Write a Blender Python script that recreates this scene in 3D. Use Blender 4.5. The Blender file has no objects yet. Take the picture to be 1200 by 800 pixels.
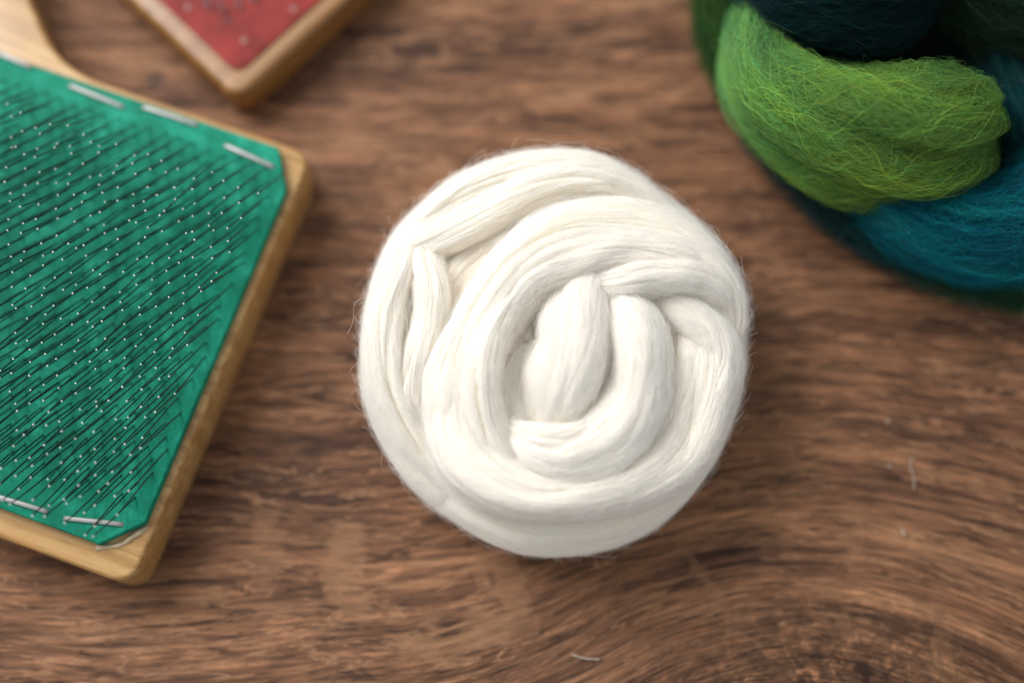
import bpy, bmesh, math, random
import numpy as np
from mathutils import Vector, Matrix
R = math.radians
rng = np.random.default_rng(7)
random.seed(7)
scene = bpy.context.scene
C = scene.collection

# ------------------------------------------------------------------ camera
TILT = R(15.0)
DIST = 0.365
FOCAL, SENSOR = 50.0, 36.0
AIM = Vector((0, 0, 0.022))
CAM_POS = AIM + DIST * Vector((0, -math.sin(TILT), math.cos(TILT)))
cd = bpy.data.cameras.new('camera')
cam = bpy.data.objects.new('camera', cd)
C.objects.link(cam)
cam.location = CAM_POS
cam.rotation_euler = (TILT, 0, 0)
cd.lens, cd.sensor_width = FOCAL, SENSOR
cd.clip_start, cd.clip_end = 0.01, 50
cd.dof.use_dof = True
cd.dof.focus_distance = 0.351
cd.dof.aperture_fstop = 2.35
scene.camera = cam
FPX = FOCAL / SENSOR * 1200
CR, CU = Vector((1, 0, 0)), Vector((0, math.cos(TILT), math.sin(TILT)))
CF = Vector((0, math.sin(TILT), -math.cos(TILT)))


def at(px, py, z):
    """the point of the place at height z that the photograph shows at pixel (px, py)"""
    d = CF * FPX + CR * (px - 600) - CU * (py - 400)
    t = (z - CAM_POS.z) / d.z
    return CAM_POS + d * t


# ------------------------------------------------------------------ world, lamps, exposure
world = bpy.data.worlds.new('World')
scene.world = world
world.use_nodes = True
world.node_tree.nodes['Background'].inputs[0].default_value = (0.93, 0.97, 1.0, 1)
world.node_tree.nodes['Background'].inputs[1].default_value = 0.60


def area_lamp(name, loc, aim, size, power, color):
    d = bpy.data.lights.new(name, 'AREA')
    d.shape = 'RECTANGLE'
    d.size, d.size_y = size
    d.energy, d.color = power, color
    o = bpy.data.objects.new(name, d)
    C.objects.link(o)
    o.location = loc
    o.rotation_euler = (Vector(aim) - Vector(loc)).to_track_quat('-Z', 'Y').to_euler()
    return o


area_lamp('window_lamp', (-0.60, 0.50, 0.85), (0, 0, 0.02), (0.72, 0.62), 18.0, (0.985, 0.985, 0.985))

scene.view_settings.view_transform = 'Standard'
scene.view_settings.look = 'None'
scene.view_settings.exposure = 0.0
scene.view_settings.gamma = 1.0
scene.render.engine = 'CYCLES'
scene.cycles.use_denoising = True
scene.cycles.max_bounces = 24
scene.cycles.diffuse_bounces = 14
scene.cycles.transmission_bounces = 20
scene.cycles.transparent_max_bounces = 8
scene.cycles.use_adaptive_sampling = True
scene.cycles.adaptive_threshold = 0.02
try:
    scene.cycles_curves.shape = 'RIBBONS'
    scene.cycles_curves.subdivisions = 2
except Exception:
    pass


# ------------------------------------------------------------------ helpers
def tag(o, label=None, cat=None, group=None, kind=None):
    for k, v in (('label', label), ('category', cat), ('group', group), ('kind', kind)):
        if v:
            o[k] = v
    return o


def link(name, data, mat=None, parent=None):
    o = bpy.data.objects.new(name, data)
    C.objects.link(o)
    if mat is not None and data is not None:
        data.materials.append(mat)
    if parent is not None:
        o.parent = parent
        o.matrix_parent_inverse = Matrix.Identity(4)
    return o


def empty(name, loc=(0, 0, 0), rz=0):
    o = bpy.data.objects.new(name, None)
    o.empty_display_size = 0.01
    C.objects.link(o)
    o.location = loc
    o.rotation_euler = (0, 0, rz)
    return o


def mesh(name, v, f, smooth=True):
    m = bpy.data.meshes.new(name)
    m.from_pydata([tuple(p) for p in v], [], [tuple(q) for q in f])
    if smooth:
        m.polygons.foreach_set('use_smooth', [True] * len(m.polygons))
    m.update()
    return m


def grid_mesh(name, V, closed_u=True, caps=True):
    """V: (rows, cols, 3) array -> quad mesh fast"""
    n, k, _ = V.shape
    verts = V.reshape(-1, 3)
    i = np.arange(n - 1)[:, None] * k
    j = np.arange(k if closed_u else k - 1)[None, :]
    jn = (j + 1) % k
    q = np.stack([i + j, i + jn, i + k + jn, i + k + j], -1).reshape(-1, 4)
    m = bpy.data.meshes.new(name)
    m.vertices.add(len(verts))
    m.vertices.foreach_set('co', verts.astype(np.float32).ravel())
    loops = [q.ravel()]
    starts = [np.arange(len(q)) * 4]
    off = len(q) * 4
    if caps and closed_u:
        a = np.arange(k)[::-1]
        b = np.arange(k) + (n - 1) * k
        loops += [a, b]
        starts += [np.array([off, off + k])]
    loops = np.concatenate(loops).astype(np.int32)
    starts = np.concatenate(starts).astype(np.int32)
    m.loops.add(len(loops))
    m.loops.foreach_set('vertex_index', loops)
    m.polygons.add(len(starts))
    m.polygons.foreach_set('loop_start', starts)
    m.update(calc_edges=True)
    m.validate()
    m.polygons.foreach_set('use_smooth', [True] * len(m.polygons))
    return m


class NT:
    """small node-tree helper"""

    def __init__(self, name):
        self.m = bpy.data.materials.new(name)
        self.m.use_nodes = True
        self.t = self.m.node_tree
        self.p = self.t.nodes['Principled BSDF']
        self.out = self.t.nodes['Material Output']

    def n(self, typ, **kw):
        nd = self.t.nodes.new(typ)
        for k, v in kw.items():
            if k in nd.bl_rna.properties:
                setattr(nd, k, v)
            else:
                nd.inputs[k.replace('_', ' ')].default_value = v
        return nd

    def l(self, a, b):
        self.t.links.new(a, b)

    def noise(self, vec, scale, detail=4.0, rough=0.55, dist=0.0):
        nd = self.n('ShaderNodeTexNoise')
        nd.inputs['Scale'].default_value = scale
        nd.inputs['Detail'].default_value = detail
        nd.inputs['Roughness'].default_value = rough
        nd.inputs['Distortion'].default_value = dist
        self.l(vec, nd.inputs['Vector'])
        return nd.outputs['Fac']

    def mapping(self, vec, scale, loc=(0, 0, 0), rot=(0, 0, 0)):
        nd = self.n('ShaderNodeMapping')
        nd.inputs['Scale'].default_value = scale
        nd.inputs['Location'].default_value = loc
        nd.inputs['Rotation'].default_value = rot
        self.l(vec, nd.inputs['Vector'])
        return nd.outputs['Vector']

    def ramp(self, fac, stops, interp='LINEAR'):
        nd = self.n('ShaderNodeValToRGB')
        cr = nd.color_ramp
        cr.interpolation = interp
        while len(cr.elements) < len(stops):
            cr.elements.new(0.5)
        for e, (p, c) in zip(cr.elements, stops):
            e.position = p
            e.color = (*c, 1) if len(c) == 3 else c
        self.l(fac, nd.inputs['Fac'])
        return nd.outputs['Color']

    def mix(self, fac, a, b, blend='MIX'):
        nd = self.n('ShaderNodeMix', data_type='RGBA', blend_type=blend)
        for s, i in ((fac, 0), (a, 6), (b, 7)):
            if isinstance(s, (int, float)):
                nd.inputs[i].default_value = s
            elif isinstance(s, tuple):
                nd.inputs[i].default_value = (*s, 1)
            else:
                self.l(s, nd.inputs[i])
        return nd.outputs[2]

    def math(self, op, a, b=None, clamp=False):
        nd = self.n('ShaderNodeMath', operation=op)
        nd.use_clamp = clamp
        for i, s in enumerate((a, b)):
            if s is None:
                continue
            if isinstance(s, (int, float)):
                nd.inputs[i].default_value = s
            else:
                self.l(s, nd.inputs[i])
        return nd.outputs[0]

    def bump(self, h, strength, dist):
        nd = self.n('ShaderNodeBump')
        nd.inputs['Strength'].default_value = strength
        nd.inputs['Distance'].default_value = dist
        self.l(h, nd.inputs['Height'])
        self.l(nd.outputs['Normal'], self.p.inputs['Normal'])

    def set(self, **kw):
        for k, v in kw.items():
            self.p.inputs[k.replace('_', ' ')].default_value = v


BW = lambda v: (v, v, v)


# ------------------------------------------------------------------ materials
def mat_table():
    a = NT('dark_oak')
    uv = a.n('ShaderNodeUVMap', uv_map='grain').outputs['UV']
    co = a.n('ShaderNodeTexCoord').outputs['Object']
    band = a.noise(a.mapping(uv, (7, 58, 1)), 1.0, 6, 0.6, 0.35)
    streak = a.noise(a.mapping(uv, (30, 270, 1), (3, 7, 0)), 1.0, 6, 0.7, 1.1)
    dash = a.noise(a.mapping(uv, (48, 560, 1), (13, 17, 0)), 1.0, 3, 0.6, 0.6)
    fine = a.noise(a.mapping(uv, (100, 1100, 1), (1, 2, 0)), 1.0, 4, 0.68, 0.8)
    tone = a.noise(a.mapping(uv, (9, 16, 1), (5, 1, 0)), 1.0, 3, 0.5)
    base = a.ramp(band, [(0.30, (0.060, 0.026, 0.0135)), (0.43, (0.132, 0.059, 0.0295)),
                         (0.55, (0.208, 0.096, 0.047)), (0.72, (0.330, 0.162, 0.080))])
    st = a.ramp(streak, [(0.35, BW(0.36)), (0.45, BW(0.82)), (0.55, BW(1.1)), (0.66, BW(1.95))])
    c = a.mix(0.9, base, st, 'MULTIPLY')
    c = a.mix(0.55, c, a.ramp(dash, [(0.36, BW(0.45)), (0.48, BW(1.0)), (0.60, BW(1.1)), (0.72, BW(1.7))]), 'MULTIPLY')
    c = a.mix(0.8, c, a.ramp(fine, [(0.34, BW(0.42)), (0.48, BW(0.95)), (0.66, BW(1.4))]), 'MULTIPLY')
    c = a.mix(1.0, c, a.ramp(tone, [(0.3, (0.80, 0.78, 0.78)), (0.7, (1.18, 1.16, 1.14))]), 'MULTIPLY')
    # thin cracks and growth lines that wander along the grain
    line = a.noise(a.mapping(uv, (16, 150, 1), (21, 8, 0)), 1.0, 5, 0.62, 0.9)
    ridge = a.math('ABSOLUTE', a.math('SUBTRACT', line, 0.5))
    c = a.mix(0.9, c, a.ramp(ridge, [(0.0, BW(0.30)), (0.012, BW(0.55)), (0.03, BW(1.0))]), 'MULTIPLY')
    line2 = a.noise(a.mapping(uv, (20, 190, 1), (4, 31, 0)), 1.0, 5, 0.62, 0.9)
    ridge2 = a.math('ABSOLUTE', a.math('SUBTRACT', line2, 0.48))
    c = a.mix(a.ramp(ridge2, [(0.0, BW(0.75)), (0.022, BW(0.0))]), c, (0.36, 0.185, 0.095))
    # smooth pale medullary flecks that cut across the grain, each with its own place and slant
    sep = a.n('ShaderNodeSeparateXYZ')
    wob = a.n('ShaderNodeTexNoise')
    wob.inputs['Scale'].default_value = 190
    wob.inputs['Detail'].default_value = 3
    a.l(co, wob.inputs['Vector'])
    wv = a.n('ShaderNodeVectorMath', operation='MULTIPLY_ADD')
    wv.inputs[1].default_value = (0.011, 0.011, 0)
    a.l(wob.outputs['Color'], wv.inputs[0])
    a.l(co, wv.inputs[2])
    tot = None
    for px, py, hx, hy, rot, k in ((402, 655, 20, 44, -6, .8), (312, 640, 16, 40, 3, .6), (600, 690, 17, 58, 14, .75), (574, 735, 34, 22, -10, .6), (497, 762, 22, 17, 5, .7),
                                   (415, 712, 18, 22, 8, .6), (565, 660, 7, 22, -3, .7), (835, 690, 7, 62, 32, .5), (1000, 640, 14, 26, 10, .5), (1100, 760, 10, 34, -12, .5), (1165, 575, 30, 9, -18, .6),
                                   (250, 700, 16, 10, 0, .5), (60, 745, 26, 8, 10, .5), (985, 735, 8, 22, 0, .5)):
        p = at(px, py, 0)
        q = 0.000222
        mp = a.n('ShaderNodeMapping', vector_type='TEXTURE')
        mp.inputs['Location'].default_value = (p.x + 0.0055, p.y + 0.0055, 0)
        mp.inputs['Rotation'].default_value = (0, 0, R(rot))
        mp.inputs['Scale'].default_value = (hx * q, hy * q, 1)
        a.l(wv.outputs[0], mp.inputs['Vector'])
        ab = a.n('ShaderNodeVectorMath', operation='ABSOLUTE')
        a.l(mp.outputs[0], ab.inputs[0])
        sp = a.n('ShaderNodeSeparateXYZ')
        a.l(ab.outputs[0], sp.inputs[0])
        m = a.math('MAXIMUM', sp.outputs[0], sp.outputs[1])
        v = a.math('MULTIPLY', a.math('MULTIPLY', a.math('SUBTRACT', 1.2, m), 2.0, True), k * 0.72)
        tot = v if tot is None else a.math('MAXIMUM', tot, v)
    flk = a.mix(0.7, (0.290, 0.145, 0.073), a.ramp(fine, [(0.3, BW(0.6)), (0.7, BW(1.25))]), 'MULTIPLY')
    c = a.mix(tot, c, flk)
    # the knot: darker, broken figure
    kp = at(1000, 790, 0)
    mp = a.n('ShaderNodeMapping', vector_type='TEXTURE')
    mp.inputs['Location'].default_value = (kp.x, kp.y, 0)
    mp.inputs['Scale'].default_value = (0.050, 0.026, 1)
    a.l(wv.outputs[0], mp.inputs['Vector'])
    ln = a.n('ShaderNodeVectorMath', operation='LENGTH')
    a.l(mp.outputs[0], ln.inputs[0])
    kn = a.math('SUBTRACT', 1.25, ln.outputs['Value'], True)
    broken = a.noise(co, 260, 4, 0.7, 0.8)
    kc = a.ramp(broken, [(0.38, BW(0.16)), (0.54, BW(0.6)), (0.68, BW(1.6))])
    c = a.mix(kn, c, a.mix(1.0, c, kc, 'MULTIPLY'))
    # one dark pin knot
    kp = at(183, 93, 0)
    vd = a.n('ShaderNodeVectorMath', operation='DISTANCE')
    a.l(co, vd.inputs[0])
    vd.inputs[1].default_value = (kp.x, kp.y, 0)
    c = a.mix(a.ramp(vd.outputs['Value'], [(0.0012, BW(0.9)), (0.0034, BW(0))]), c, (0.012, 0.010, 0.012))
    a.l(c, a.p.inputs['Base Color'])
    a.l(a.ramp(streak, [(0.3, BW(0.66)), (0.7, BW(0.5))]), a.p.inputs['Roughness'])
    a.set(Specular_IOR_Level=0.22)
    h = a.math('ADD', a.math('ADD', streak, dash), a.math('MULTIPLY', fine, 0.5))
    a.bump(h, 0.7, 0.0007)
    return a.m


def mat_board(name, dark, light, edge):
    a = NT(name)
    co = a.n('ShaderNodeTexCoord').outputs['Object']
    g = a.noise(a.mapping(co, (14, 260, 420)), 1.0, 4, 0.6, 0.4)
    c = a.ramp(g, [(0.3, tuple(v * 0.8 for v in dark)), (0.45, dark), (0.55, light), (0.72, tuple(min(1, v * 1.15) for v in light))])
    pit = a.noise(a.mapping(co, (160, 900, 900), (3, 1, 2)), 1.0, 3, 0.6)
    c = a.mix(0.8, c, a.ramp(pit, [(0.3, BW(0.72)), (0.45, BW(1))]), 'MULTIPLY')
    big = a.noise(a.mapping(co, (30, 45, 45)), 1.0, 3, 0.5)
    c = a.mix(a.ramp(big, [(0.45, BW(0)), (0.72, BW(0.55))]), c, edge)
    a.l(c, a.p.inputs['Base Color'])
    a.set(Roughness=0.38, Specular_IOR_Level=0.45, Coat_Weight=0.25, Coat_Roughness=0.25)
    a.bump(g, 0.25, 0.0003)
    return a.m


def mat_felt():
    a = NT('green_card_cloth')
    co = a.n('ShaderNodeTexCoord').outputs['Object']
    n1 = a.noise(co, 130, 5, 0.65)
    n2 = a.noise(co, 900, 4, 0.7)
    c = a.ramp(n1, [(0.34, (0.0, 0.145, 0.084)), (0.52, (0.001, 0.195, 0.116)), (0.66, (0.012, 0.285, 0.182))])
    c = a.mix(0.35, c, a.ramp(n2, [(0.3, BW(0.55)), (0.7, BW(1.3))]), 'MULTIPLY')
    a.l(c, a.p.inputs['Base Color'])
    a.set(Roughness=0.55, Specular_IOR_Level=0.12)
    a.bump(n2, 0.5, 0.0003)
    return a.m


def mat_simple(name, col, rough=0.5, metal=0.0, var=0.12, scale=300, **kw):
    a = NT(name)
    co = a.n('ShaderNodeTexCoord').outputs['Object']
    n = a.noise(co, scale, 4, 0.6)
    lo = tuple(max(0, v * (1 - 2.2 * var)) for v in col)
    hi = tuple(min(1, v * (1 + 2.2 * var)) for v in col)
    a.l(a.ramp(n, [(0.3, lo), (0.7, hi)]), a.p.inputs['Base Color'])
    a.set(Roughness=rough, Metallic=metal, **kw)
    a.bump(n, 0.2, 0.0002)
    return a.m


def mat_fibre(name, attr='dye', tint=None, rough=0.5, trans=0.25, spec=0.4, sss=0):
    """soft fibre: Principled plus translucency, colour from the dye attribute"""
    a = NT(name)
    if tint is None:
        at_ = a.n('ShaderNodeAttribute', attribute_name=attr)
        col = at_.outputs['Color']
        a.l(col, a.p.inputs['Base Color'])
    else:
        co = a.n('ShaderNodeTexCoord').outputs['Object']
        nz = a.noise(co, 260, 3, 0.6)
        col = a.ramp(nz, [(0.3, tuple(v * 0.975 for v in tint)), (0.7, tint)])
        a.l(col, a.p.inputs['Base Color'])
    a.set(Roughness=rough, Specular_IOR_Level=spec)
    if sss:
        uv = a.n('ShaderNodeUVMap', uv_map='fibre').outputs['UV']
        hz = a.noise(a.mapping(uv, (3800, 60, 1)), 1.0, 4, 0.65, 0.15)
        hz2 = a.noise(a.mapping(uv, (900, 35, 1)), 1.0, 3, 0.6, 0.3)
        a.bump(a.math('ADD', a.math('MULTIPLY', hz, 0.5), hz2), 0.55, 0.0006)
        a.set(Subsurface_Weight=1.0, Subsurface_Scale=sss)
        a.p.inputs['Subsurface Radius'].default_value = (1.0, 0.86, 0.62)
    tr = a.n('ShaderNodeBsdfTranslucent')
    a.l(col, tr.inputs['Color'])
    mx = a.n('ShaderNodeMixShader')
    mx.inputs[0].default_value = trans
    a.l(a.p.outputs[0], mx.inputs[1])
    a.l(tr.outputs[0], mx.inputs[2])
    a.l(mx.outputs[0], a.out.inputs['Surface'])
    return a.m


M_TABLE = mat_table()
M_BOARD = mat_board('birch_board', (0.36, 0.190, 0.060), (0.50, 0.300, 0.118), (0.44, 0.215, 0.060))
M_BOARD2 = mat_board('varnished_board', (0.21, 0.092, 0.022), (0.31, 0.150, 0.044), (0.24, 0.095, 0.02))
M_FELT = mat_felt()
M_RED = mat_simple('red_leather', (0.235, 0.026, 0.022), 0.6, 0, 0.16, 90, Specular_IOR_Level=0.2)
M_REDDARK = mat_simple('dark_red_print', (0.12, 0.014, 0.014), 0.55, 0, 0.15, 200)
M_WIRE = mat_simple('dark_steel_wire', (0.055, 0.058, 0.055), 0.38, 0.85, 0.1, 500)
M_TIP = mat_simple('ground_wire_tip', (0.88, 0.88, 0.84), 0.30, 0.35, 0.05, 500)
M_STAPLE = mat_simple('zinc_staple', (0.34, 0.34, 0.325), 0.55, 0.45, 0.05, 200)
M_TACK = mat_simple('dull_tack', (0.28, 0.17, 0.15), 0.5, 0.5, 0.08, 300)
M_GLUE = mat_simple('dried_glue', (0.50, 0.38, 0.24), 0.6, 0, 0.12, 400)
CREASE_TINT = (0.955, 0.872, 0.735)  # creamier than the hairs: warm tone of shaded creases put into the colour
M_WHITE = mat_fibre('white_fibre_mass_tinted', tint=CREASE_TINT, rough=0.5, trans=0.0, spec=0.3, sss=0.009)
M_WHITEHAIR = mat_fibre('white_fibre', tint=(0.978, 0.965, 0.938), rough=0.28, trans=0.5, spec=0.6)
M_WOOL = mat_fibre('dyed_wool_mass_shaded', rough=0.85, trans=0.05, spec=0.12)  # base mesh under the hairs, its dye colour painted darker as shade
M_WOOLHAIR = mat_fibre('dyed_wool', rough=0.5, trans=0.25, spec=0.2)
M_LINT = mat_simple('pale_lint', (0.36, 0.29, 0.22), 0.7, 0, 0.08, 900)


# ------------------------------------------------------------------ table
def build_table():
    x0, x1, y0, y1, t = -0.52, 0.52, -0.40, 0.46, 0.03
    nx, ny = 300, 240
    xs, ys = np.linspace(x0, x1, nx), np.linspace(y0, y1, ny)
    X, Y = np.meshgrid(xs, ys)
    V = np.stack([X, Y, np.zeros_like(X)], -1)
    m = grid_mesh('tabletop', V, closed_u=False, caps=False)
    k = at(955, 905, 0)
    dy = Y - k.y
    amp = 0.098 * np.exp(-np.maximum(dy, 0) / 0.052) * np.where(dy < 0, np.exp(dy / 0.03), 1)
    G = Y - amp * np.exp(-((X - k.x) / 0.060) ** 2)
    G += 0.0030 * np.sin(X * 17 + 1.0 + 9 * Y) + 0.0007 * np.sin(X * 64 + Y * 60) + 0.0003 * np.sin(X * 150 + Y * 120 + 2)
    G -= 0.10 * (X + 0.05) * np.exp(-((Y + 0.09) / 0.05) ** 2) * np.exp(-((X + 0.02) / 0.12) ** 2)
    U = X + 0.15 * amp * np.tanh((X - k.x) / 0.03)
    uvl = m.uv_layers.new(name='grain')
    li = np.empty(len(m.loops), np.int32)
    m.loops.foreach_get('vertex_index', li)
    uvl.data.foreach_set('uv', np.stack([U.ravel()[li], G.ravel()[li]], -1).astype(np.float32).ravel())
    # slab sides and underside
    bm = bmesh.new()
    bm.from_mesh(m)
    edges = [e for e in bm.edges if e.is_boundary]
    r = bmesh.ops.extrude_edge_only(bm, edges=edges)
    vs = [g for g in r['geom'] if isinstance(g, bmesh.types.BMVert)]
    bmesh.ops.translate(bm, verts=vs, vec=(0, 0, -t))
    bm.to_mesh(m)
    bm.free()
    o = link('tabletop', m, M_TABLE)
    tag(o, 'dark brown wooden table with streaked horizontal grain and a swirl', 'table', kind='structure')


build_table()


# ------------------------------------------------------------------ fibre strands
def resample(P, n):
    """Catmull-Rom through the rows of P (any number of columns), evenly by arc length"""
    P = np.asarray(P, float)
    Q = np.vstack([2 * P[0] - P[1], P, 2 * P[-1] - P[-2]])
    out = []
    for i in range(1, len(Q) - 2):
        t = np.linspace(0, 1, 40, endpoint=False)[:, None]
        a, b, c, d = Q[i - 1], Q[i], Q[i + 1], Q[i + 2]
        out.append(0.5 * (2 * b + (c - a) * t + (2 * a - 5 * b + 4 * c - d) * t ** 2 + (3 * b - a - 3 * c + d) * t ** 3))
    out.append(P[-1:])
    D = np.vstack(out)
    s = np.concatenate([[0], np.cumsum(np.linalg.norm(np.diff(D[:, :3], axis=0), axis=1))])
    u = np.linspace(0, s[-1], n)
    return np.stack([np.interp(u, s, D[:, k]) for k in range(D.shape[1])], -1), s[-1]


class Strand:
    def __init__(self, pts, seed, ridge=0.10, lump=0.05, n=160, kmax=46, twist=0.0, crease=0.0, ply=0.0):
        W = []
        for px, py, z, hw, hh in pts:
            z *= 0.001
            p = at(px, py, z)
            sc = (p - CAM_POS).dot(CF) / FPX
            W.append((p.x, p.y, p.z, hw * sc, hh * 0.001))
        D, self.length = resample(W, n)
        self.n = n
        self.c = D[:, :3]
        self.w, self.h = np.maximum(D[:, 3], 1e-4), np.maximum(D[:, 4], 1e-4)
        T = np.gradient(self.c, axis=0)
        T /= np.linalg.norm(T, axis=1)[:, None]
        B = np.cross(T, np.array([0, 0, 1.0]))
        B /= np.linalg.norm(B, axis=1)[:, None] + 1e-9
        self.T, self.B, self.N = T, B, np.cross(B, T)
        r = np.random.default_rng(seed)
        self.terms = []
        for _ in range(26):
            k = int(r.integers(3, kmax))
            self.terms.append((k, r.normal(0, 0.9), r.uniform(0, 6.28), ridge * (1.6 / (1 + 0.16 * k)) * r.uniform(0.3, 1) / 2.6))
        for _ in range(5):
            self.terms.append((int(r.integers(1, 4)), r.normal(0, 2.2), r.uniform(0, 6.28), lump * r.uniform(0.4, 1)))
        self.twist = twist
        # plies twisted loosely about each other
        self.ply = (int(r.integers(5, 8)), r.choice((-1, 1)) * r.uniform(24, 40) * self.length, ply, r.uniform(0, 6.28), r.uniform(0, 6.28, 4))
        # sharp creases that part the strand further
        self.creases = [(r.uniform(0.2, 2.95), r.normal(0, 1.3), crease * r.uniform(0.4, 1), r.uniform(0.03, 0.10), r.uniform(0, 1), r.uniform(0.12, 0.4))
                        for _ in range(9 if crease else 0)]

    def surf(self, phi, s, lift=0.0):
        """phi, s in 0..1, arrays of equal shape -> points"""
        f = np.clip(s, 0, 1) * (self.n - 1)
        i = np.minimum(f.astype(int), self.n - 2)
        t = (f - i)
        lp = lambda A: (A[i] * (1 - t)[..., None] + A[i + 1] * t[..., None]) if A.ndim > 1 else A[i] * (1 - t) + A[i + 1] * t
        c, B, N, w, h = lp(self.c), lp(self.B), lp(self.N), lp(self.w), lp(self.h)
        ph = phi + self.twist * s
        d = np.zeros_like(phi)
        for k, m, p0, a in self.terms:
            d += a * np.cos(k * ph + 6.283 * m * s + p0)
        n_, tw, dp_, p0, q = self.ply
        if dp_:
            a_ = ph + tw * s / n_ * 2.0 + p0 + 0.25 * np.sin(9 * s + q[0]) + 0.18 * np.sin(3 * phi + 6 * s + q[3])
            mask = np.clip(0.5 + 0.45 * np.sin(13 * s * self.length / 0.1 + 2 * phi + q[1]) + 0.35 * np.sin(5 * s + 5 * phi + q[2]), 0.05, 1.2)
            d = d - dp_ * mask * (1 - np.abs(np.sin(0.5 * n_ * a_)) ** 0.55)
        for pc, dr, dp, wd, sc, sw in self.creases:
            x = np.abs(phi - pc - dr * (s - sc))
            d -= dp * np.exp(-x / wd) * np.exp(-((s - sc) / sw) ** 4)
        # rounded taper at both ends
        e = np.sqrt(np.clip(np.minimum(s, 1 - s) / 0.035, 0, 1))
        rad = (1 + d) * e
        x = np.cos(phi) * w * rad
        y = np.sin(phi) * h * rad
        nl = np.stack([np.cos(phi) / w, np.sin(phi) / h], -1)
        nl /= np.linalg.norm(nl, axis=-1)[..., None]
        x = x + nl[..., 0] * lift
        y = y + nl[..., 1] * lift
        return c + x[..., None] * B + y[..., None] * N

    def mesh(self, name, k=200, n=150):
        phi = np.linspace(0, 2 * np.pi, k, endpoint=False)[None, :] * np.ones((n, 1))
        s = np.linspace(0, 1, n)[:, None] * np.ones((1, k))
        V = self.surf(phi, s)
        V[..., 2] = np.maximum(V[..., 2], 0.0004)
        m = grid_mesh(name, V)
        li = np.empty(len(m.loops), np.int32)
        m.loops.foreach_get('vertex_index', li)
        uv = np.stack([phi * float(np.mean(self.w)), s * self.length], -1).reshape(-1, 2)
        m.uv_layers.new(name='fibre').data.foreach_set('uv', uv[li].astype(np.float32).ravel())
        return m


def hair_curves(name, pts, rad, mat, parent, col=None):
    """pts: (n, k, 3)"""
    n, k, _ = pts.shape
    h = bpy.data.hair_curves.new(name)
    h.add_curves([k] * n)
    pts = pts.copy()
    pts[..., 2] = np.maximum(pts[..., 2], 0.0003)
    h.points.foreach_set('position', pts.astype(np.float32).ravel())
    ra = h.attributes.get('radius') or h.attributes.new('radius', 'FLOAT', 'POINT')
    ra.data.foreach_set('value', np.broadcast_to(rad, (n, k)).astype(np.float32).ravel())
    if col is not None:
        ca = h.attributes.new('dye', 'FLOAT_COLOR', 'CURVE')
        ca.data.foreach_set('color', np.concatenate([col, np.ones((n, 1))], 1).astype(np.float32).ravel())
    o = link(name, h, mat, parent)
    o['kind'] = 'stuff'
    return o


def smooth_walk(r, n, k, d=3, modes=4, decay=1.0):
    """smooth random offsets (n, k, d), unit-ish amplitude"""
    t = np.linspace(0, 1, k)[None, :, None, None]
    m = np.arange(1, modes + 1)[None, None, None, :]
    a = r.normal(0, 1, (n, 1, d, modes)) / m ** decay
    p = r.uniform(0, 6.283, (n, 1, d, modes))
    return (a * np.cos(3.1416 * m * t + p)).sum(-1)


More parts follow.
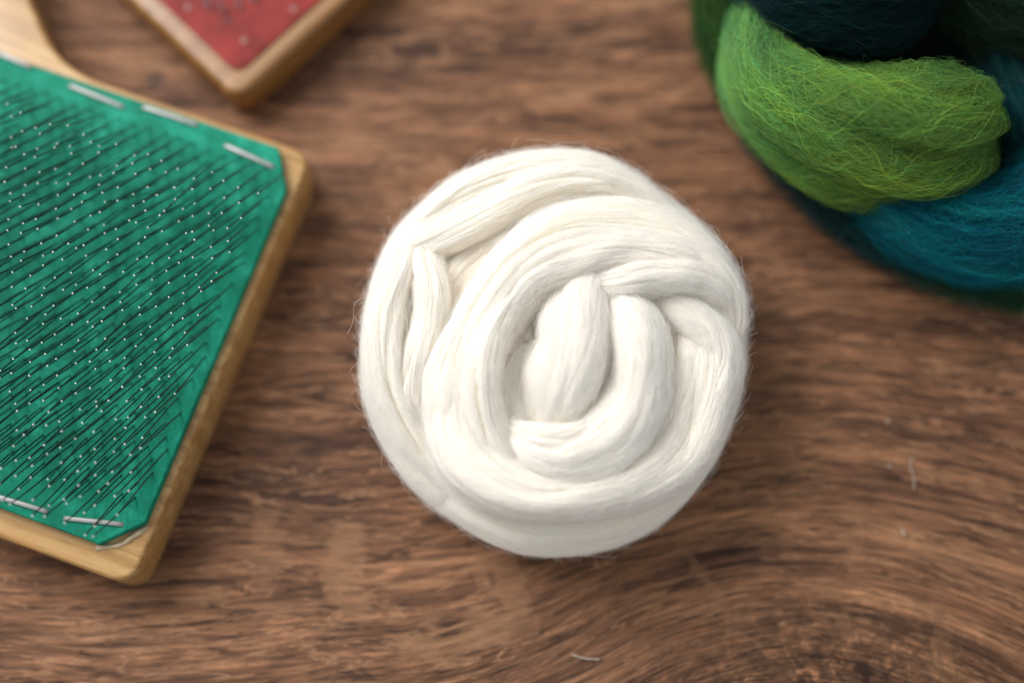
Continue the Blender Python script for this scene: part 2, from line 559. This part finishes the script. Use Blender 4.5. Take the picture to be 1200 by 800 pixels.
# ------------------------------------------------------------------ white combed-top coil
COIL = [
    # name, control points (x, y, z mm, half width, half thickness mm) in units of 1/1.568 px from (400, 160), hairs
    ('lowest turn', [(560, 175, 12, 56, 11), (440, 128, 12, 58, 11), (300, 145, 12, 58, 11), (180, 228, 12, 58, 11), (118, 340, 12, 58, 11), (112, 450, 12, 58, 11), (152, 560, 12, 60, 11), (230, 646, 12, 60, 11),
                     (330, 698, 12, 60, 11), (430, 702, 12, 60, 11), (530, 672, 12, 58, 11), (608, 605, 12, 56, 11), (668, 500, 12, 58, 11), (682, 385, 12, 58, 11), (642, 265, 12, 56, 11), (555, 185, 12, 50, 11)], 3200),
    ('inner turn', [(240, 420, 19, 100, 13), (285, 310, 20, 100, 13), (400, 265, 20, 100, 13), (510, 310, 20, 100, 13), (560, 420, 20, 100, 13), (510, 530, 20, 100, 13), (400, 570, 20, 100, 13),
                           (310, 520, 21, 80, 13), (335, 430, 22, 70, 12), (420, 410, 22, 60, 11)], 1000),
    ('outer turn', [(230, 690, 10, 28, 7), (158, 600, 14, 48, 11), (108, 500, 17, 56, 13), (94, 400, 19, 56, 14), (106, 302, 20, 56, 14), (148, 218, 21, 60, 14), (232, 155, 22, 64, 14), (335, 125, 22, 62, 14),
                    (430, 118, 21, 58, 14), (535, 142, 20, 56, 13), (615, 200, 19, 56, 13), (670, 276, 18, 54, 12), (694, 362, 16, 46, 11), (690, 450, 13, 42, 10), (640, 560, 9, 30, 7)], 5500),
    ('outer lobe', [(142, 186, 21, 24, 6), (114, 246, 29, 30, 7), (88, 320, 29, 38, 9), (80, 400, 27, 42, 10), (92, 480, 23, 46, 10), (134, 562, 18, 46, 10), (202, 640, 14, 46, 9), (290, 696, 12, 44, 9), (390, 717, 11, 40, 9), (490, 702, 10, 28, 8)], 4600),
    ('pinched tuft', [(156, 180, 23, 26, 6), (156, 232, 30, 33, 7), (164, 285, 32, 34, 8), (160, 350, 31, 36, 8), (142, 420, 28, 38, 8), (134, 490, 23, 40, 8), (165, 580, 14, 30, 7)], 2400),
    ('raised fan', [(96, 236, 22, 16, 5), (172, 198, 31, 26, 7), (262, 152, 33, 36, 8), (350, 107, 33, 40, 8), (440, 86, 31, 38, 9), (520, 102, 28, 36, 8), (605, 165, 23, 26, 7)], 3200),
    ('outer fan', [(96, 232, 20, 18, 5), (152, 168, 27, 28, 7), (225, 112, 29, 38, 9), (315, 78, 29, 40, 9), (400, 68, 28, 38, 9), (480, 84, 26, 34, 9), (565, 130, 22, 24, 8)], 2800),
    ('valley turn', [(150, 440, 20, 26, 7), (175, 350, 23, 32, 8), (215, 262, 25, 36, 8), (285, 200, 26, 38, 8), (372, 148, 26, 38, 8), (460, 122, 25, 36, 8), (545, 132, 23, 30, 7)], 2200),
    ('hollow turn', [(345, 300, 26, 26, 6), (328, 360, 28.5, 34, 6), (322, 430, 29, 36, 6), (318, 500, 28, 34, 6), (340, 560, 24, 24, 6)], 1200),
    ('long sweeping turn', [(680, 420, 14, 36, 8), (700, 342, 21, 44, 10), (676, 272, 28, 60, 10), (610, 220, 32, 78, 10), (510, 198, 34, 84, 10), (410, 207, 35, 80, 10), (325, 260, 35, 72, 10), (265, 335, 34, 66, 10),
                            (230, 420, 32, 62, 10), (220, 510, 30, 62, 10), (246, 590, 30, 60, 10), (322, 648, 30, 52, 10), (420, 660, 29, 50, 10), (520, 638, 28, 54, 10), (598, 583, 26, 66, 10), (644, 490, 26, 66, 10),
                            (655, 400, 26, 56, 10), (635, 335, 25, 40, 8), (580, 300, 22, 22, 6)], 11000),
    ('small outer fold', [(560, 308, 29, 14, 5), (620, 322, 32, 34, 6), (675, 368, 31, 44, 7), (692, 430, 28, 40, 8), (668, 510, 25, 42, 8), (610, 592, 22, 34, 7)], 2600),
    ('outer ply', [(330, 250, 32, 20, 5), (240, 340, 35, 40, 7), (204, 430, 33, 46, 7), (198, 520, 30.5, 46, 7), (228, 606, 27, 44, 7), (300, 664, 25, 34, 6), (400, 684, 21, 24, 5)], 3000),
    ('inner ply', [(400, 236, 32, 24, 6), (312, 312, 37, 34, 7), (268, 384, 38, 38, 8), (256, 460, 37, 38, 8), (270, 540, 34, 38, 7), (312, 610, 30, 36, 6), (400, 668, 24, 28, 5)], 3000),
    ('crossing ply', [(262, 400, 32, 22, 6), (296, 335, 37, 28, 6), (342, 266, 40, 36, 6), (430, 224, 41, 40, 5), (520, 207, 40, 38, 5), (620, 218, 37, 38, 5), (705, 268, 30, 28, 5)], 3200),
    ('lip ply', [(430, 270, 31, 18, 4), (470, 276, 36.5, 24, 5), (510, 270, 39.5, 30, 5), (580, 256, 39, 36, 6), (660, 270, 35, 38, 6), (708, 316, 27, 26, 6)], 2400),
    ('hooked fold', [(486, 296, 33, 28, 7), (530, 345, 35, 56, 9), (545, 420, 35, 62, 10), (530, 500, 34, 66, 10), (480, 568, 33, 66, 10), (410, 598, 32, 56, 10), (350, 580, 32, 40, 8), (300, 524, 29, 16, 5)], 5200),
    ('hooked ply', [(500, 296, 35, 12, 4), (542, 360, 38, 28, 6), (556, 440, 38, 32, 7), (544, 520, 37, 32, 6), (492, 592, 33, 30, 6), (425, 634, 28, 20, 5)], 2200),
    ('upper hook tip', [(520, 500, 33, 22, 6), (445, 545, 34.5, 28, 7), (376, 558, 35, 28, 7), (326, 545, 33, 18, 5), (298, 520, 28, 8, 3)], 1200),
    ('lower hook tip', [(540, 540, 31, 22, 6), (480, 592, 32, 28, 6), (420, 618, 32.5, 28, 6), (364, 616, 31, 20, 5), (322, 582, 27, 8, 4)], 1200),
    ('centre tuft', [(440, 255, 29, 56, 7), (432, 308, 35.5, 62, 9), (428, 375, 38, 66, 9), (412, 440, 37.5, 68, 9), (396, 492, 33.5, 60, 8), (380, 545, 26, 44, 7)], 4200),
]
COIL = [(n, [(400 + x / 1.568, 160 + y / 1.568, z, w / 1.568, h) for x, y, z, w, h in p], k) for n, p, k in COIL]


def build_coil():
    base = at(645, 420, 0)
    root = empty('roving_coil', (base.x, base.y, 0))
    tag(root, 'coiled nest of glossy white combed fibre on the wooden table', 'fibre coil')
    off = np.array([base.x, base.y, 0])
    r = np.random.default_rng(11)
    for idx, (nm, pts, nh) in enumerate(COIL):
        st = Strand(pts, 100 + idx, ridge=0.035, lump=0.05, kmax=110, crease=0.06 if nm == 'centre tuft' else 0.10, ply=0.09 if nm == 'centre tuft' else 0.19)
        st.c = st.c - off
        so = link('strand', st.mesh('strand', 300, 170), M_WHITE, root)
        so['label'] = 'smooth white ' + nm + ' of the coil'
        k = 22
        L = np.clip(r.normal(0.032, 0.010, nh), 0.012, 0.06) / st.length
        s0 = r.uniform(-0.05, 1.05, nh)
        s = s0[:, None] + np.linspace(-0.5, 0.5, k)[None, :] * L[:, None]
        s = np.clip(s, 0.002, 0.998)
        phi = r.uniform(-0.5, np.pi + 0.5, nh)[:, None] + r.normal(0, 0.22, nh)[:, None] * (s - s0[:, None]) / 0.2
        phi = phi - st.ply[1] / st.ply[0] * 2.0 * (s - s0[:, None])
        phi = phi + 0.02 * smooth_walk(r, nh, k, 1, 3)[..., 0]
        tt = np.linspace(-1, 1, k)[None, :]
        lift = r.uniform(-0.00010, 0.00028, nh)[:, None] + 0.00035 * r.random(nh)[:, None] ** 4 * tt ** 2
        P = st.surf(phi, s, lift)
        rad = r.uniform(0.000018, 0.000048, nh)[:, None] * (1 - 0.7 * tt ** 4)
        # a few flyaways leaving the surface
        nf = int(nh * 0.035)
        k2 = slice(0, nf)
        w = smooth_walk(r, nf, k, 3, 4) * (tt[..., None] * 0.5 + 0.5) ** 1.5
        reach = r.uniform(0.0002, 0.0012, nf)
        reach[:3] = r.uniform(0.002, 0.005, 3)
        P[k2] += w * reach[:, None, None]
        up = (P[k2] - np.array([0, 0, 0.015]))
        up /= np.linalg.norm(up, axis=-1)[..., None]
        P[k2] += up * ((tt[..., None] * 0.5 + 0.5) ** 2) * r.uniform(0, 0.0008, nf)[:, None, None]
        rr = np.broadcast_to(rad, (nh, k)).copy()
        rr[k2] = 0.000022
        # short fuzz standing off the surface
        nz = int(nh * 0.34)
        s1, p1 = r.uniform(0.02, 0.98, nz), r.uniform(-0.6, np.pi + 0.6, nz)
        tz = np.linspace(0, 1, k)[None, :]
        sz = np.clip(s1[:, None] + tz * (r.normal(0, 0.008, nz) / st.length)[:, None], 0.002, 0.998)
        Z = st.surf(p1[:, None] + tz * r.normal(0, 0.15, nz)[:, None], sz, tz ** 1.3 * r.uniform(0.0003, 0.0036, nz)[:, None] * r.random(nz)[:, None])
        Z = Z + 0.0009 * smooth_walk(r, nz, k, 3, 4, 0.9) * tz[..., None]
        # a thin veil of loose fibres bridging the creases
        nv = int(nh * 0.34)
        s2, p2 = r.uniform(0.02, 0.98, nv), r.uniform(-0.4, np.pi + 0.4, nv)
        sq = np.clip(s2[:, None] + (tz - 0.5) * (r.normal(0, 0.012, nv) / st.length)[:, None], 0.002, 0.998)
        Q = st.surf(p2[:, None] + (tz - 0.5) * r.normal(0, 0.55, nv)[:, None], sq, r.uniform(0.0002, 0.0007, nv)[:, None])
        Q = Q + 0.0006 * smooth_walk(r, nv, k, 3, 4, 0.9)
        P = np.concatenate([P, Z, Q])
        rr = np.concatenate([rr, np.full((nz, k), 0.000019), np.full((nv, k), 0.000015)])
        hair_curves('fibres', P, rr, M_WHITEHAIR, so)
    return root


build_coil()

# ------------------------------------------------------------------ dyed wool braid
BRAID = [
    # pts, hairs, colour stops (s, rgb), label
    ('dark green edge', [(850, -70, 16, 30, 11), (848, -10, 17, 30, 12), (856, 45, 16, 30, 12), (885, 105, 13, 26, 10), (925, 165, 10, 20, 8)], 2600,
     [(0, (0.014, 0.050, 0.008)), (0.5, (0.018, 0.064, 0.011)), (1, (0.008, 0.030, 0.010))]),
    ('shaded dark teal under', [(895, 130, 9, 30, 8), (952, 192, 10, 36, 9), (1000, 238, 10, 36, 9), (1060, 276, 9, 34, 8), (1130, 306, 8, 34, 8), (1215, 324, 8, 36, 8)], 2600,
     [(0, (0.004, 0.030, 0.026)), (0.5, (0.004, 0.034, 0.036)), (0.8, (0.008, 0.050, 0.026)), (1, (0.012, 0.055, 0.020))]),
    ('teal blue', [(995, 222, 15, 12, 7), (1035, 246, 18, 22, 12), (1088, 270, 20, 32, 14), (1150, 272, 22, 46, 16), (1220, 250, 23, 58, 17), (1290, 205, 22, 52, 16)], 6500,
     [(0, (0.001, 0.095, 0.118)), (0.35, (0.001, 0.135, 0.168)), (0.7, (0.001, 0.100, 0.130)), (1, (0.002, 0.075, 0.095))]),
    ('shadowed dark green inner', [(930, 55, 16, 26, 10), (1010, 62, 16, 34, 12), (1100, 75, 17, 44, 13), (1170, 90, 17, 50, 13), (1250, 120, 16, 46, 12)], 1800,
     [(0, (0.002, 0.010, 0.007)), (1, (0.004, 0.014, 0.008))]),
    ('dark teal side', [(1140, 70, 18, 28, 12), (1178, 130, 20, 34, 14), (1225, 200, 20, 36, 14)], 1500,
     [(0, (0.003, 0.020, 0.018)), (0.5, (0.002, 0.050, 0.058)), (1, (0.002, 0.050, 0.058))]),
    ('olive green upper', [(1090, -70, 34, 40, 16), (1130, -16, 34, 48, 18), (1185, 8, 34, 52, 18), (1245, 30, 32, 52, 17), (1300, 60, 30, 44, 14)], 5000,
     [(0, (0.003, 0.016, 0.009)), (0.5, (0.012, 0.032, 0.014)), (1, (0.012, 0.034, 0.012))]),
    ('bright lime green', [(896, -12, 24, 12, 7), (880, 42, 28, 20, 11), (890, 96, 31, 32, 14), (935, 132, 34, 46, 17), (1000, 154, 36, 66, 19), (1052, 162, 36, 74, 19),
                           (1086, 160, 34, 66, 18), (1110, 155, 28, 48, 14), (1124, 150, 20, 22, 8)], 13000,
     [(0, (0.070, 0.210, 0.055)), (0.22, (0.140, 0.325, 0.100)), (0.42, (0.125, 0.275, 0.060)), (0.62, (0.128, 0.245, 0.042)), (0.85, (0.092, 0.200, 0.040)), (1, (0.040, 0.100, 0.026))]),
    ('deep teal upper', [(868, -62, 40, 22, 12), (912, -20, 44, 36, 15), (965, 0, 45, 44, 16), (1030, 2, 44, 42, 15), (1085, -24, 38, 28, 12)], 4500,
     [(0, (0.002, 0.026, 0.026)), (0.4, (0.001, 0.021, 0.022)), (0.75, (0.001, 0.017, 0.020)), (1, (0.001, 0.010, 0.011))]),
]


def build_braid():
    base = at(1080, 120, 0)
    root = empty('wool_braid', (base.x, base.y, 0))
    tag(root, 'fuzzy braid of dyed wool in lime green, teal and dark green', 'wool braid')
    off = np.array([base.x, base.y, 0])
    r = np.random.default_rng(23)
    for idx, (nm, pts, nh, cols) in enumerate(BRAID):
        nh = int(nh * 1.6)
        st = Strand(pts, 300 + idx, ridge=0.09, lump=0.05, kmax=26, twist=0.8)
        st.c = st.c - off
        kk, nn = 120, 110
        me = st.mesh('plait_strand', kk, nn)
        cs = np.array([c[0] for c in cols])
        cc = np.array([c[1] for c in cols])
        sv = np.repeat(np.linspace(0, 1, nn), kk)
        cv = np.stack([np.interp(sv, cs, cc[:, q]) for q in range(3)], -1) * 0.45  # dye darkened on the mesh: shade between the fibres painted into the colour
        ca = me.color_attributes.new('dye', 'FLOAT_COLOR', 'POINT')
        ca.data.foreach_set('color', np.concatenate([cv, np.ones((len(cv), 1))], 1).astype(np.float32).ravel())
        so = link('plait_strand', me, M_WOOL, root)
        so['label'] = nm + ' lobe of the wool braid'
        k = 26
        L = np.clip(r.normal(0.020, 0.008, nh), 0.006, 0.045) / st.length
        s0 = r.uniform(-0.02, 1.02, nh)
        lin = np.linspace(-0.5, 0.5, k)[None, :]
        tt = lin * 2
        s = np.clip(s0[:, None] + lin * L[:, None] * r.uniform(0.35, 1, nh)[:, None], 0.003, 0.997)
        skew = r.normal(0, 0.55, nh)[:, None]
        phi = r.uniform(-0.6, np.pi + 0.6, nh)[:, None] + skew * lin + 0.07 * smooth_walk(r, nh, k, 1, 5, 0.8)[..., 0]
        depth = r.random(nh) ** 1.6
        lift = -0.0004 + 0.0034 * depth[:, None] + 0.0005 * smooth_walk(r, nh, k, 1, 4)[..., 0]
        P = st.surf(phi, s, lift)
        P += 0.00024 * smooth_walk(r, nh, k, 3, 8, 0.6)
        nf = int(nh * 0.06)
        w = smooth_walk(r, nf, k, 3, 5, 0.8) * (tt[..., None] * 0.5 + 0.5)
        reach = r.uniform(0.0006, 0.0028, nf)
        reach[:8] = r.uniform(0.006, 0.013, 8)
        P[:nf] += w * reach[:, None, None]
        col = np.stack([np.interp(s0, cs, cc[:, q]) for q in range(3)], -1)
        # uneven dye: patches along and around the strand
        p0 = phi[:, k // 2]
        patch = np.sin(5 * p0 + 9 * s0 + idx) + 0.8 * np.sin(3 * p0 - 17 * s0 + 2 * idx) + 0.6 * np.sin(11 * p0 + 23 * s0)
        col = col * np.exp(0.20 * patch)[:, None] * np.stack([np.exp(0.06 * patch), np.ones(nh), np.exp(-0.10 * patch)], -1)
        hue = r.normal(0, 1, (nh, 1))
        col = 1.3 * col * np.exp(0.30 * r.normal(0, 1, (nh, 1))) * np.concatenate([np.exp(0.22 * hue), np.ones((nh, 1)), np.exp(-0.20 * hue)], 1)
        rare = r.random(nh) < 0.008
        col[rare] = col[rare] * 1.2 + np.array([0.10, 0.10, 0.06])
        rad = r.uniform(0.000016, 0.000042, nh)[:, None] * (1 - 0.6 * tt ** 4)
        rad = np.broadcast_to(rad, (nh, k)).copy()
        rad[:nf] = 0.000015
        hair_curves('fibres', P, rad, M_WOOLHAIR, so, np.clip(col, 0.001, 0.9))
    return root


build_braid()


# ------------------------------------------------------------------ hand carder with green card cloth
def rounded_poly(corners, radii, seg=8):
    """2-D polygon (counter-clockwise or clockwise) with rounded corners"""
    out = []
    n = len(corners)
    for i in range(n):
        p, a, b = (Vector(corners[i]), Vector(corners[i - 1]), Vector(corners[(i + 1) % n]))
        rr = radii[i]
        if rr <= 0:
            out.append(p)
            continue
        u, v = (a - p).normalized(), (b - p).normalized()
        ang = u.angle(v)
        d = rr / math.tan(ang / 2)
        q0, q1 = p + u * d, p + v * d
        for k in range(seg + 1):
            t = k / seg
            out.append((q0 * (1 - t) + p * t) * (1 - t) + (p * (1 - t) + q1 * t) * t)
    return out


def slab(name, outline, z0, z1, bev=0.0, bseg=3):
    bm = bmesh.new()
    vs = [bm.verts.new((p[0], p[1], z0)) for p in outline]
    f = bm.faces.new(vs)
    bm.normal_update()
    if f.normal.z > 0:
        f.normal_flip()
    ex = bmesh.ops.extrude_face_region(bm, geom=[f])
    top = [g for g in ex['geom'] if isinstance(g, bmesh.types.BMVert)]
    bmesh.ops.translate(bm, verts=top, vec=(0, 0, z1 - z0))
    bmesh.ops.recalc_face_normals(bm, faces=bm.faces)
    if bev > 0:
        es = [e for e in bm.edges if abs(e.verts[0].co.z - e.verts[1].co.z) < 1e-7]
        bmesh.ops.bevel(bm, geom=es, offset=bev, segments=bseg, profile=0.5, affect='EDGES')
    m = bpy.data.meshes.new(name)
    bm.to_mesh(m)
    bm.free()
    m.polygons.foreach_set('use_smooth', [True] * len(m.polygons))
    try:
        m.set_sharp_from_angle(angle=R(40))
    except Exception:
        pass
    return m


def tube(bm_v, bm_f, pts, rad, seg=5, cap=True):
    """append a swept tube to vertex/face lists"""
    base = len(bm_v)
    pts = [Vector(p) for p in pts]
    for i, p in enumerate(pts):
        t = (pts[min(i + 1, len(pts) - 1)] - pts[max(i - 1, 0)]).normalized()
        a = t.cross(Vector((0.31, 0.57, 0.2))).normalized()
        b = t.cross(a)
        r = rad[i] if isinstance(rad, (list, tuple)) else rad
        for k in range(seg):
            an = 6.2832 * k / seg
            bm_v.append(p + (a * math.cos(an) + b * math.sin(an)) * r)
    for i in range(len(pts) - 1):
        for k in range(seg):
            k2 = (k + 1) % seg
            bm_f.append((base + i * seg + k, base + i * seg + k2, base + (i + 1) * seg + k2, base + (i + 1) * seg + k))
    if cap:
        bm_f.append(tuple(base + k for k in range(seg))[::-1])
        bm_f.append(tuple(base + (len(pts) - 1) * seg + k for k in range(seg)))


def build_carder():
    ZB, ZP = 0.0175, 0.0208           # board top, cloth top
    tr, br = at(352, 182, ZP), at(153, 651, ZP)   # the cloth's sharp corners
    dv = (br - tr).normalized()      # down the board's short side
    du = Vector((dv.y, -dv.x, 0))    # towards the far (left) end
    if du.x > 0:
        du = -du
    LV = (br - tr).length
    LU = 0.20
    ang = math.atan2(du.y, du.x)
    root = empty('hand_carder', (tr.x, tr.y, 0), ang)
    tag(root, 'wooden hand carder with green card cloth full of bent wire pins', 'hand carder')
    # local frame: x = towards far end (du), y = ? keep right-handed about z
    yl = Vector((-du.y, du.x, 0))
    sy = 1 if yl.dot(dv) > 0 else -1   # local y * sy runs down the board
    L = lambda u, v: (u, sy * v)
    # board with its handle neck on the far long side
    e_t, e_r, e_b = 0.0028, 0.0019, 0.0068
    U1 = LU + 0.004
    hu0, hu1 = 0.107, 0.142           # handle width range along u
    oc = [L(-e_r, -e_t), L(-e_r, LV + e_b), L(U1, LV + e_b), L(U1, -e_t),
          L(hu1 + 0.022, -e_t), L(hu1 + 0.002, -0.030), L(hu1, -0.115), L(hu0, -0.115), L(hu0 - 0.003, -0.034), L(hu0 - 0.034, -e_t)]
    ol = rounded_poly(oc, [0.0065, 0.0065, 0.0065, 0.0065, 0.014, 0.016, 0.010, 0.010, 0.030, 0.030], 10)
    bo = link('board', slab('board', ol, 0.0, ZB, 0.0012, 3), M_BOARD, root)
    # card cloth with cut corners
    ch = 0.0088
    cc = [L(ch * 0.72, 0), L(0, ch * 1.15), L(0, LV - ch), L(ch, LV), L(LU - ch, LV), L(LU, LV - ch), L(LU, ch), L(LU - ch, 0)]
    cm = slab('card_cloth', cc, ZB + 0.0001, ZP, 0.0003, 1)
    co = link('card_cloth', cm, M_FELT, root)
    # a rim of dried glue at the cut corner
    gv, gf = [], []
    gp = [(*L(-0.0008 + 0.0006, LV - ch + 0.0005), ZB), (*L(0.0022, LV - ch * 0.55), ZB + 0.0003), (*L(0.0045, LV - ch * 0.2), ZB + 0.0001), (*L(ch + 0.001, LV + 0.0009), ZB)]
    pr, _ = resample([(*p, 0.0007 + 0.0003 * (i % 2)) for i, p in enumerate(gp)], 14)
    r = np.random.default_rng(3)
    tube(gv, gf, [(p[0], p[1], p[2]) for p in pr], [float(p[3] * r.uniform(0.6, 1.15)) for p in pr], 7)
    link('glue_bead', mesh('glue_bead', gv, gf), M_GLUE, root)
    # staples: flat zinc wire, from pixel ends read off the photograph
    rot = Matrix.Rotation(-ang, 3, 'Z')
    loc = lambda p: rot @ (p - Vector((tr.x, tr.y, 0)))
    ends = [((-60, 42), (0, 62)), ((-3, 63), (36, 79)), ((82, 101), (144, 126)), ((168, 126), (231, 147)), ((264, 171), (320, 196)),
            ((-8, 580), (55, 599)), ((76, 607), (143, 614))]
    for a, b in ends:
        p, q = loc(at(*a, ZP)), loc(at(*b, ZP))
        d = (q - p)
        n = Vector((-d.y, d.x, 0)).normalized()
        t = d.normalized()
        prof = [(0, -0.0012), (0, 0.0), (0.06, 0.0003), (0.5, 0.0004), (0.94, 0.0003), (1, 0.0), (1, -0.0012)]
        sv = []
        w, th = 0.00062, 0.0004
        pts = [p + d * u + Vector((0, 0, z)) for u, z in prof]
        V = []
        for i, c in enumerate(pts):
            tg = (pts[min(i + 1, len(pts) - 1)] - pts[max(i - 1, 0)]).normalized()
            nn = tg.cross(n).normalized()
            for k in range(8):
                an = 6.2832 * (k + 0.5) / 8
                V.append(c + n * (w * math.copysign(abs(math.cos(an)) ** 0.6, math.cos(an))) + nn * (th * math.copysign(abs(math.sin(an)) ** 0.6, math.sin(an))))
        V = np.array([tuple(v) for v in V]).reshape(len(pts), 8, 3)
        link('staple', grid_mesh('staple', V), M_STAPLE, root)
    # bent wire pins: shared variants
    variants = []
    for q in range(9):
        H = 0.0160 + 0.0004 * (q % 3)
        lean = 0.0134 + random.uniform(-0.0004, 0.0004)
        sx = random.uniform(-0.0004, 0.0004)
        knee = 0.45
        pts = [(0, 0, -0.0006), (sx * 0.1, sy * lean * 0.235, H * 0.22), (sx * 0.3, sy * lean * 0.475, H * knee),
               (sx * 0.6, sy * lean * 0.74, H * 0.72), (sx, sy * lean, H)]
        v, f = [], []
        tube(v, f, pts, [0.00018, 0.00018, 0.00018, 0.00018, 0.00018], 6, False)
        nsh = len(f)
        tp, tpd = Vector(pts[-1]), (Vector(pts[-1]) - Vector(pts[-2])).normalized()
        # ground tip: a small polished cap
        tube(v, f, [tp - tpd * 0.00015, tp, tp + tpd * 0.00020], [0.00018, 0.00023, 0.00013], 8)
        m = mesh('pin', v, f)
        m.materials.append(M_WIRE)
        m.materials.append(M_TIP)
        for i, p in enumerate(m.polygons):
            p.material_index = 0 if i < nsh else 1
        variants.append(m)
    # pin grid: staggered rows
    spots = []
    du_, dv_ = 0.0043, 0.0033
    nrow = int((LV - 0.016) / dv_)
    for i in range(nrow + 1):
        v = 0.0060 + i * dv_
        for j in range(46):
            u = 0.0022 + j * du_ + (0, 0.62, 0.24, 0.86, 0.48, 0.10, 0.72, 0.34)[i % 8] * du_ + random.uniform(-0.00045, 0.00045)
            vv = v + random.uniform(-0.0005, 0.0005)
            if u > LU - 0.004 or vv > LV - 0.0128:
                continue
            spots.append((u, vv))
    spots.sort(key=lambda t: t[0])

    def in_view(u, v):
        w = root_m @ Vector((*L(u, v), ZP + 0.005)) - CAM_POS
        dz = w.dot(CF)
        return -20 < 600 + FPX * w.dot(CR) / dz and -10 < 400 - FPX * w.dot(CU) / dz
    root_m = Matrix.Translation((tr.x, tr.y, 0)) @ Matrix.Rotation(ang, 4, 'Z')
    seen = [t for t in spots if in_view(*t)]
    far = [t for t in spots if not in_view(*t)]
    random.Random(4).shuffle(seen)
    one, rest = seen[:300], seen[300:] + far

    def pose(u, v):
        bend = random.random() < 0.012
        M = Matrix.Translation((*L(u, v), ZP)) @ Matrix.Rotation(random.gauss(0, 0.025) + (random.choice((-0.4, 0.4)) if bend else 0), 4, 'Z')
        M = M @ Matrix.Rotation(random.gauss(0, 0.04), 4, 'X') @ Matrix.Scale(random.uniform(0.94, 1.05), 4)
        return M
    for u, v in one:
        o = bpy.data.objects.new('pin', random.choice(variants))
        C.objects.link(o)
        o.parent = root
        o.matrix_local = pose(u, v)
    V, F, MI = [], [], []
    for u, v in rest:
        m = random.choice(variants)
        M = pose(u, v)
        b = len(V)
        V += [M @ x.co for x in m.vertices]
        F += [tuple(b + k for k in p.vertices) for p in m.polygons]
        MI += [p.material_index for p in m.polygons]
    if V:
        m = mesh('pins', V, F)
        m.materials.append(M_WIRE)
        m.materials.append(M_TIP)
        m.polygons.foreach_set('material_index', MI)
        o = link('pin_field', m, None, root)
        o['kind'] = 'stuff'
    print('pins', len(seen), len(far))


build_carder()


# ------------------------------------------------------------------ second carder, red pad
def build_red_carder():
    ZB, ZP = 0.013, 0.0138
    c = at(278, 119, ZB)             # sharp corner of the board
    a = at(118, -31, ZB)             # along its left edge
    du = (a - c)
    du.z = 0
    du.normalize()
    dv = Vector((du.y, -du.x, 0))
    if dv.x < 0:
        dv = -dv
    ang = math.atan2(dv.y, dv.x)
    root = empty('flat_carder', (c.x, c.y, 0), ang)
    tag(root, 'wooden carder with red pad lying beyond the green carder', 'hand carder')
    yl = Vector((-dv.y, dv.x, 0))
    s = 1 if yl.dot(du) > 0 else -1
    L = lambda u, v: (v, s * u)
    W, H = 0.11, 0.20
    ol = rounded_poly([L(0, 0), L(H, 0), L(H, W), L(0, W)], [0.006] * 4, 10)
    link('board', slab('board', ol, 0, ZB, 0.0022, 4), M_BOARD2, root)
    bl, br_ = 0.0056, 0.0066
    pl = rounded_poly([L(br_ - 0.001, bl), L(H - 0.008, bl), L(H - 0.008, W - 0.007), L(br_ - 0.001, W - 0.007)], [0.004] * 4, 8)
    link('red_pad', slab('red_pad', pl, ZB + 0.0001, ZP, 0.0003, 2), M_RED, root)
    rot = Matrix.Rotation(-ang, 3, 'Z')
    loc = lambda px, py, z: rot @ (at(px, py, z) - Vector((c.x, c.y, 0)))
    # tacks
    for px, py in ((220, 9), (286, 48), (344, 11), (275, -40), (170, -35)):
        p = loc(px, py, ZP)
        bm = bmesh.new()
        bmesh.ops.create_uvsphere(bm, u_segments=10, v_segments=6, radius=0.0009)
        bmesh.ops.scale(bm, verts=bm.verts, vec=(1, 1, 0.35))
        m = bpy.data.meshes.new('tack')
        bm.to_mesh(m)
        bm.free()
        m.polygons.foreach_set('use_smooth', [True] * len(m.polygons))
        o = link('tack', m, M_TACK, root)
        o.location = p
    # illegible pressed dark marks
    for pts in (((238, -2), (243, 4), (248, 10)), ((255, -4), (260, 6), (264, 16)), ((264, 22), (267, 25), (270, 26)), ((276, -2), (281, 6), (284, 12)),
                ((292, -8), (296, -2), (303, 3)), ((262, -22), (270, -18), (280, -14))):
        w = [loc(x, y, ZP + 0.00004) for x, y in pts]
        rs, _ = resample([tuple(p) for p in w], 9)
        v, f = [], []
        tube(v, f, [tuple(p) for p in rs], 0.0010, 6)
        for p in v:
            p.z = ZP + 0.00004 + max(-0.0001, (p.z - ZP) * 0.25)
        link('stamp_mark', mesh('stamp_mark', v, f), M_REDDARK, root)


build_red_carder()


# ------------------------------------------------------------------ lint and stray fibres on the table
def lint(name, pix, rad, label, group=None, z=0.0006, mat=None):
    w = [at(x, y, z) for x, y in pix]
    rs, _ = resample([tuple(p) for p in w], 14)
    base = Vector(rs[0])
    v, f = [], []
    r = np.random.default_rng(int(abs(pix[0][0])))
    tube(v, f, [tuple(Vector(p) - base) for p in rs], [float(rad * r.uniform(0.6, 1.2)) for _ in rs], 6)
    o = link(name, mesh(name, v, f), mat or M_LINT)
    o.location = base
    tag(o, label, 'lint', group)


lint('lint_sliver', [(1069, 536), (1067, 548), (1071, 560), (1071, 574)], 0.00019, 'thin upright pale sliver of lint on the wood beyond the coil', None)
lint('lint_sliver', [(669, 766), (685, 771), (703, 772)], 0.0003, 'short flat white sliver of lint below the coil')
lint('lint_speck', [(1038, 492), (1042, 495)], 0.0004, 'small pale round lint speck farthest from the knot in the wood')
lint('lint_speck', [(1040, 544), (1044, 547)], 0.00032, 'faint pale lint speck beside the upright sliver')
lint('lint_speck', [(1057, 620), (1060, 628)], 0.0004, 'pale lint speck just above the arched grain of the knot')
